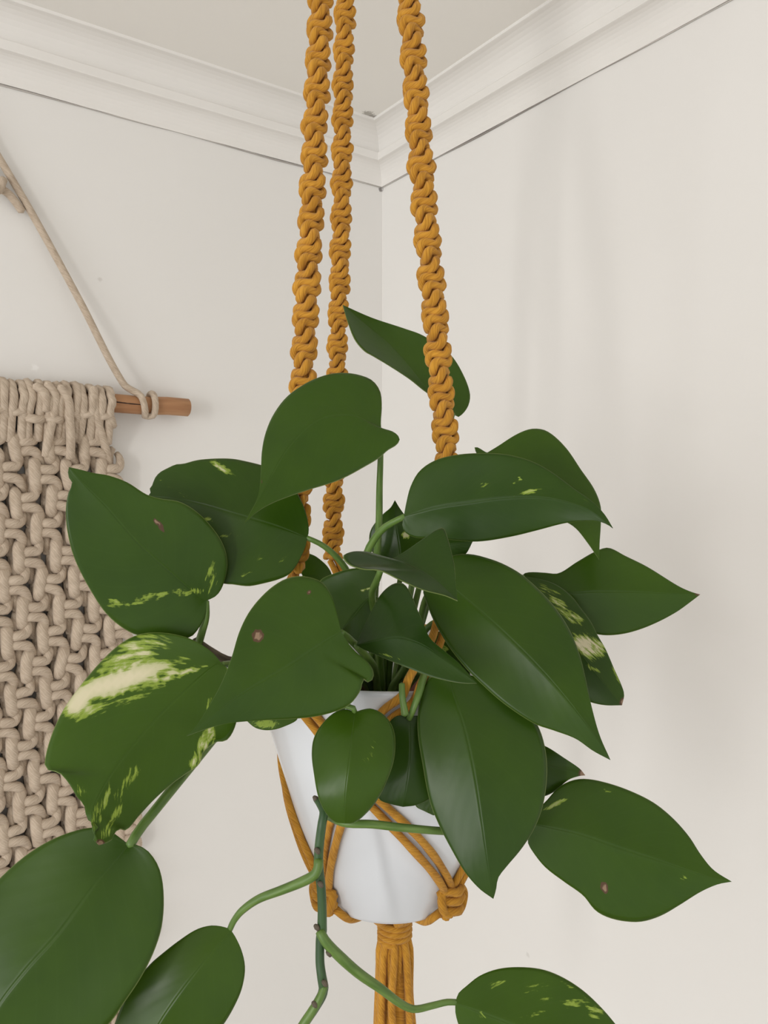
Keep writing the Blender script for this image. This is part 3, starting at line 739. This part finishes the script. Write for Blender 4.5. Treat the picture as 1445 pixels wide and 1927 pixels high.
stem([(418, 1250, .386), (432, 1250, .392), (450, 1252, .40)], [.0014, .002, .002])
stem([(244, 1592, .352), (262, 1562, .358), (290, 1527, .366), (318, 1492, .372), (360, 1440, .385), (440, 1340, .388), (490, 1272, .39), (560, 1250, .40), (630, 1262, .42), (690, 1300, .445)], [.0022, .0026, .0024, .0022, .0022])
stem([(945, 1420, .402), (932, 1380, .387), (885, 1290, .380), (830, 1258, .39), (780, 1270, .42), (755, 1300, .45)], [.0014, .002, .0022])
stem([(840, 1442, .380), (832, 1380, .378), (812, 1290, .376), (788, 1262, .40), (762, 1290, .44)], [.0014, .002, .0022])
stem([(755, 1070, .427), (745, 1150, .44), (728, 1305, .46)], [.0014, .002, .0024])
stem([(700, 1118, .402), (708, 1160, .42), (715, 1305, .46)], [.0014, .002, .0024])
stem([(570, 1085, .50), (600, 1180, .50), (680, 1305, .475)], [.0014, .002, .0024])
stem([(812, 1195, .422), (790, 1230, .43), (750, 1308, .455)], [.0014, .002, .0024])
stem([(815, 1025, .412), (790, 1100, .43), (745, 1305, .46)], [.0014, .002, .0024])
stem([(535, 1335, .374), (590, 1278, .374), (650, 1265, .395), (695, 1300, .44)], [.0014, .002, .0024])
# -- trailing vine in front of the pot
VD = .352
vine = [[(594, 1503, .362), (601, 1512, .358), (609, 1528, .354), (606, 1550, .352), (603, 1572, VD), (600, 1600, VD), (599, 1622, VD)],
        [(599, 1622, VD), (601, 1645, VD), (604, 1668, VD), (606, 1705, VD), (606, 1752, VD)],
        [(606, 1752, VD), (603, 1766, VD), (602, 1808, .351), (605, 1835, .350), (609, 1858, .350)],
        [(609, 1858, .350), (606, 1872, .350), (593, 1895, .349), (571, 1930, .348), (545, 1990, .346), (530, 2050, .345)]]
for i, seg in enumerate(vine):
    stem(seg, [.0023, .0021, .0021, .0023] if i else [.0014, .0021, .0022, .0022], M_vine, 'vine_stem')
stem([(609, 1530, .358), (630, 1400, .362), (642, 1330, .366), (655, 1280, .376), (680, 1266, .405), (700, 1300, .44)], [.0019, .0022, .0026], M_vine, 'vine_stem')
stem([(611, 1856, .3492), (603, 1876, .3478), (588, 1902, .3468), (566, 1936, .346), (540, 1995, .344)], [.0016, .0021, .0021, .0018], M_pet, 'leaf_sheath')
for (x, y, d) in [(594, 1503, .361), (597, 1601, .350), (603, 1664, .3495), (596, 1745, .351), (611, 1850, .348), (619, 1794, .35), (592, 1890, .347)]:
    stem([(x - 3, y - 3, d), (x, y, d - .0012), (x + 3, y + 5, d - .001)], [.0009, .0013, .0008], M_dry, 'aerial_root', 8)
stem([(600, 1618, .3505), (598, 1634, .3495), (592, 1646, .3495), (569, 1659, .351), (530, 1675, .354), (486, 1692, .357), (455, 1714, .359), (440, 1733, .3605), (432, 1750, .361)], [.0022, .0023, .0021, .0019, .0017, .0014])
stem([(602, 1752, .3505), (610, 1768, .3495), (629, 1790, .350), (673, 1830, .353), (717, 1861, .356), (753, 1888, .359), (779, 1899, .361), (815, 1892, .364), (840, 1886, .365), (858, 1886, .366)], [.0022, .0024, .0022, .0019, .0016, .0014])
stem([(615, 1535, .362), (650, 1549, .352), (700, 1551, .352), (752, 1557, .354), (835, 1564, .362), (920, 1565, .373), (1000, 1551, .386)], [.0018, .0019, .0018, .0017, .0015])

# ------------------------------------------------------------------ wall hanging on the left wall
M_mac = cord_mat('natural_cotton', (0.46, 0.365, 0.275), (0.62, 0.515, 0.405), 3, .013, 1.0)
M_dow = stem_mat('dowel_wood', (0.36, 0.17, 0.075), (0.50, 0.27, 0.13), .6, 8)
M_split = plain('wood_split', (0.05, 0.025, 0.015), .9)
def wu(x, y, off):       # pixel on the hanging's plane -> wall coordinates (distance from corner, height)
    p = wall_point('L', x, y, off); return np.dot(p - CORNER, dL), p[2]
def WP(u, z, off): return CORNER + dL * u + dR * off + np.array([0, 0, z])
OFF = .024
u_end, z_dow = wu(353, 767, OFF)
u_r, _ = wu(207, 764, OFF)
u_ap, z_ap = wu(-110, 118, .012)
u_l = 2 * u_ap - u_r
u_end2 = 2 * u_ap - u_end
wh = empty('macrame_wall_hanging', WP(u_ap, z_dow, 0))
tag(wh, 'beige knotted cotton macrame hanging from a wooden dowel on the left wall', 'wall hanging')
DRAD = .0118
dpath = [WP(u_end, z_dow, OFF)] + [WP(u_end + (u_end2 - u_end) * k / 20, z_dow + .0008 * math.sin(k * 2.1), OFF) for k in range(1, 20)] + [WP(u_end2, z_dow, OFF)]
mb = MB(); n = len(dpath)
mb.tube([dpath[0] + (dpath[0] - dpath[1]) / np.linalg.norm(dpath[0] - dpath[1]) * .0012] + dpath, [DRAD - .0014] + [DRAD] * n, 28, True, .02)
dow = mb.build('dowel', M_dow, wh)
p1, p2 = wu(208, 762, OFF), wu(278, 766, OFF)
MB().tube(cr([WP(p1[0], z_dow + .001, OFF + DRAD - .0004), WP((p1[0] + p2[0]) / 2, z_dow - .0005, OFF + DRAD - .0003), WP(p2[0], z_dow - .001, OFF + DRAD - .0006)], 14), [.0002, .0009, .0009, .0008, .0009, .0007, .0009, .0009, .0008, .0007, .0008, .0006, .0004, .0002], 6).build('split', M_split, dow)
HR = .0058
# hanging cord: wrapped on the dowel, up to the nail
def wpx(x, y, off): u, z = wu(x, y, off); return WP(u, z, off)
zk = wu(265, 770, OFF)[0]
def wrap(u, turns, start, r=HR):
    out = []
    for i in range(int(turns * 16) + 1):
        a = start + i / 16 * 2 * math.pi
        out.append(WP(u - .010 * i / (turns * 16), z_dow + (DRAD + r * .8) * math.cos(a), OFF + (DRAD + r * .8) * math.sin(a)))
    return out
apex = WP(u_ap, z_ap, .012)
for sgn in (1, -1):
    uu = zk if sgn == 1 else 2 * u_ap - zk
    top = WP(uu + sgn * .004, z_dow + .030, .030)
    pts = wrap(uu - sgn * .006, 1.3, math.pi * 1.35, .0042)
    if sgn == 1:
        pts = [WP(uu - .014, z_dow + (DRAD + .0036) * math.cos(a), OFF + (DRAD + .0036) * math.sin(a)) for a in np.linspace(-1.6, 2.6, 14)] + \
              [WP(uu - .004 + .001 * k, z_dow + (DRAD + .0036) * math.cos(a), OFF + (DRAD + .0036) * math.sin(a)) for k, a in enumerate(np.linspace(2.9, .7, 9))]
        pts += [wpx(232, 722, .030), wpx(150, 566, .018), wpx(62, 405, .011), wpx(0, 300, .010)]
    pts += [apex + np.array([0, 0, .002 * sgn])]
    MB().tube(cr(pts, 90), .0044, 8).build('hanging_cord', M_mac, wh)
kn = MB(); k0 = wu(-4, 352, .012)
kn.tube(cr([WP(k0[0] + .016, k0[1] + .024, .011), WP(k0[0] + .004, k0[1] + .002, .014), WP(k0[0] - .012, k0[1] - .006, .012), WP(k0[0] - .026, k0[1] - .022, .010)], 20), .0048, 8)
kn.tube(cr([WP(k0[0] + .012, k0[1] + .004, .012), WP(k0[0] + .002, k0[1] - .008, .020), WP(k0[0] - .006, k0[1] + .010, .014)], 16), .0045, 8)
kn.build('cord_knot', M_mac, wh)

# square knots, one mesh shared by each variant
uA, zA = wu(60, 1050, .016); uB, zB_ = wu(125, 1050, .016)
PU = abs(uB - uA); PZ = abs(wu(60, 1050, .016)[1] - wu(60, 1102, .016)[1])
def knot_mesh(seed):
    r = np.random.RandomState(seed); j = lambda s=.0012: r.normal(0, s)
    m = MB(); R_ = HR; w = PU; h = PZ
    ku = PU / 65.0; kz = PZ / 52.0
    def q(l, n=14): return cr([np.array([x * ku + j(.0006), -o + j(.0004), z * kz + j(.0007)]) for x, o, z in l], n)
    # x: towards the corner (to the right seen from the room), then out of the wall, then up
    tp = np.linspace(1.10, 1.10, 18); tp[10:] = np.linspace(1.06, .62, 8)
    m.tube(q([(-15, -.007, 26), (-18, .000, 25), (-21, .0052, 18), (-21, .0070, 0), (-21, .0052, -18), (-18, .000, -25), (-15, -.007, -26)], 18), R_ * 1.26, 8)
    m.tube(q([(-26, -.003, 8.5), (-12, .0050, 9.0), (3, .0068, 9.0), (14, .0055, 11.5), (20, .0030, 20), (20, .0000, 31), (15, -.005, 42)], 18), R_ * tp, 8)
    m.tube(q([(-26, -.003, -8.5), (-12, .0050, -9.0), (3, .0068, -9.0), (14, .0055, -12), (21, .0030, -22), (24, .0000, -33), (23, -.005, -44)], 18), R_ * tp, 8)
    m.tube(q([(-30, -.006, 50), (-28, -.005, 0), (-30, -.006, -50)], 6), R_ * .9, 6)
    m.tube(q([(4, -.005, 50), (0, -.003, 30), (2, -.005, 0), (0, -.003, -30), (4, -.005, -50)], 8), R_ * 1.0, 6)
    return m.mesh('knot')
KM = [knot_mesh(s) for s in range(4)]
for k in KM: k.materials.append(M_mac)
# wall frame: x axis = towards the corner, y = into the wall, z = up
RM = Matrix(((-dL[0], -dR[0], 0), (-dL[1], -dR[1], 0), (0, 0, 1)))
ztop = wu(60, 838, .016)[1]
ncol = int(round((u_l - u_r) / PU))
nrow = 21
WO = Vector(WP(u_ap, z_dow, 0))
cnt = 0
for rw in range(nrow):
    z = ztop - rw * PZ
    flare = .010 * rw / 8.0
    half = rw % 2
    for c in range(ncol + half):
        u = u_r - flare + PU * (c + .5 - .5 * half) + rng.normal(0, .0012)
        if half and c == ncol: pass
        p = WP(u, z + rng.normal(0, .0012), .015 + rng.normal(0, .0008))
        o = bpy.data.objects.new('knot', KM[cnt % 4]); COL.objects.link(o); o.parent = wh
        mt = RM.to_4x4(); o.rotation_euler = (RM @ Matrix.Rotation(rng.normal(0, .08), 3, 'Y')).to_euler()
        o.location = Vector(p) - WO; cnt += 1
# lark's heads over the dowel
def lark_mesh(seed):
    r = np.random.RandomState(seed); m = MB(); R_ = HR * .98; k = r.normal(0, .004)
    for s in (-1, 1):
        pts = [np.array([s * .0058 + r.normal(0, .0008), -(DRAD + R_) * math.sin(a), (DRAD + R_) * math.cos(a)]) for a in np.linspace(-2.2, 1.9, 12)]
        pts += [np.array([s * .0060 + r.normal(0, .001), -.006, -.024]), np.array([s * .0065, .004, -.050])]
        m.tube(cr(pts, 24), R_, 7)
    m.tube(cr([np.array([-.0115, -.002, -.0200 + k]), np.array([-.005, -.0108, -.0235 + k]), np.array([.005, -.0108, -.0235 + k + r.normal(0, .001)]), np.array([.0115, -.002, -.0215 - k])], 12), R_, 7)
    return m.mesh('cord_loop')
LM = [lark_mesh(s) for s in range(5)]
for k in LM: k.materials.append(M_mac)
nl = ncol * 2
for i in range(nl):
    u = u_r + PU / 2 * (i + .5)
    o = bpy.data.objects.new('cord_loop', LM[(i * 3) % 5]); COL.objects.link(o); o.parent = wh
    o.rotation_euler = RM.to_euler(); o.location = Vector(WP(u + rng.normal(0, .0015), z_dow + rng.normal(0, .001), OFF)) - WO
# loose bights and the selvedge cord
for (pts) in ([(88, 722, .046), (104, 745, .044), (100, 782, .036), (92, 820, .030), (86, 858, .022)],
              [(112, 728, .046), (128, 752, .044), (131, 790, .036), (133, 830, .032), (132, 862, .022)],
              [(176, 730, .042), (180, 770, .038), (186, 800, .030), (200, 850, .020), (207, 900, .012)],
              [(66, 726, .044), (84, 740, .046), (86, 772, .038)]):
    MB().tube(cr([wpx(*q) for q in pts], 26), HR * .95, 8).build('loose_cord', M_mac, wh)
sel = [WP(u_r - .010 * k / 8.0 + .004 + .004 * math.sin(k * 2.3), ztop - k * PZ + PZ, .010) for k in range(nrow + 1)]
MB().tube(cr(sel, 120), HR * .9, 8).build('edge_cord', M_mac, wh)
# fringe below the last row
for i in range(ncol * 4):
    u = u_r - .02 + PU / 4 * (i + .5); z = ztop - nrow * PZ + PZ * .3
    MB().tube(cr([WP(u, z, .014), WP(u + rng.normal(0, .003), z - .08, .012), WP(u + rng.normal(0, .005), z - .16 - rng.rand() * .02, .010)], 10), HR * .9, 6).build('fringe_strand', M_mac, wh)
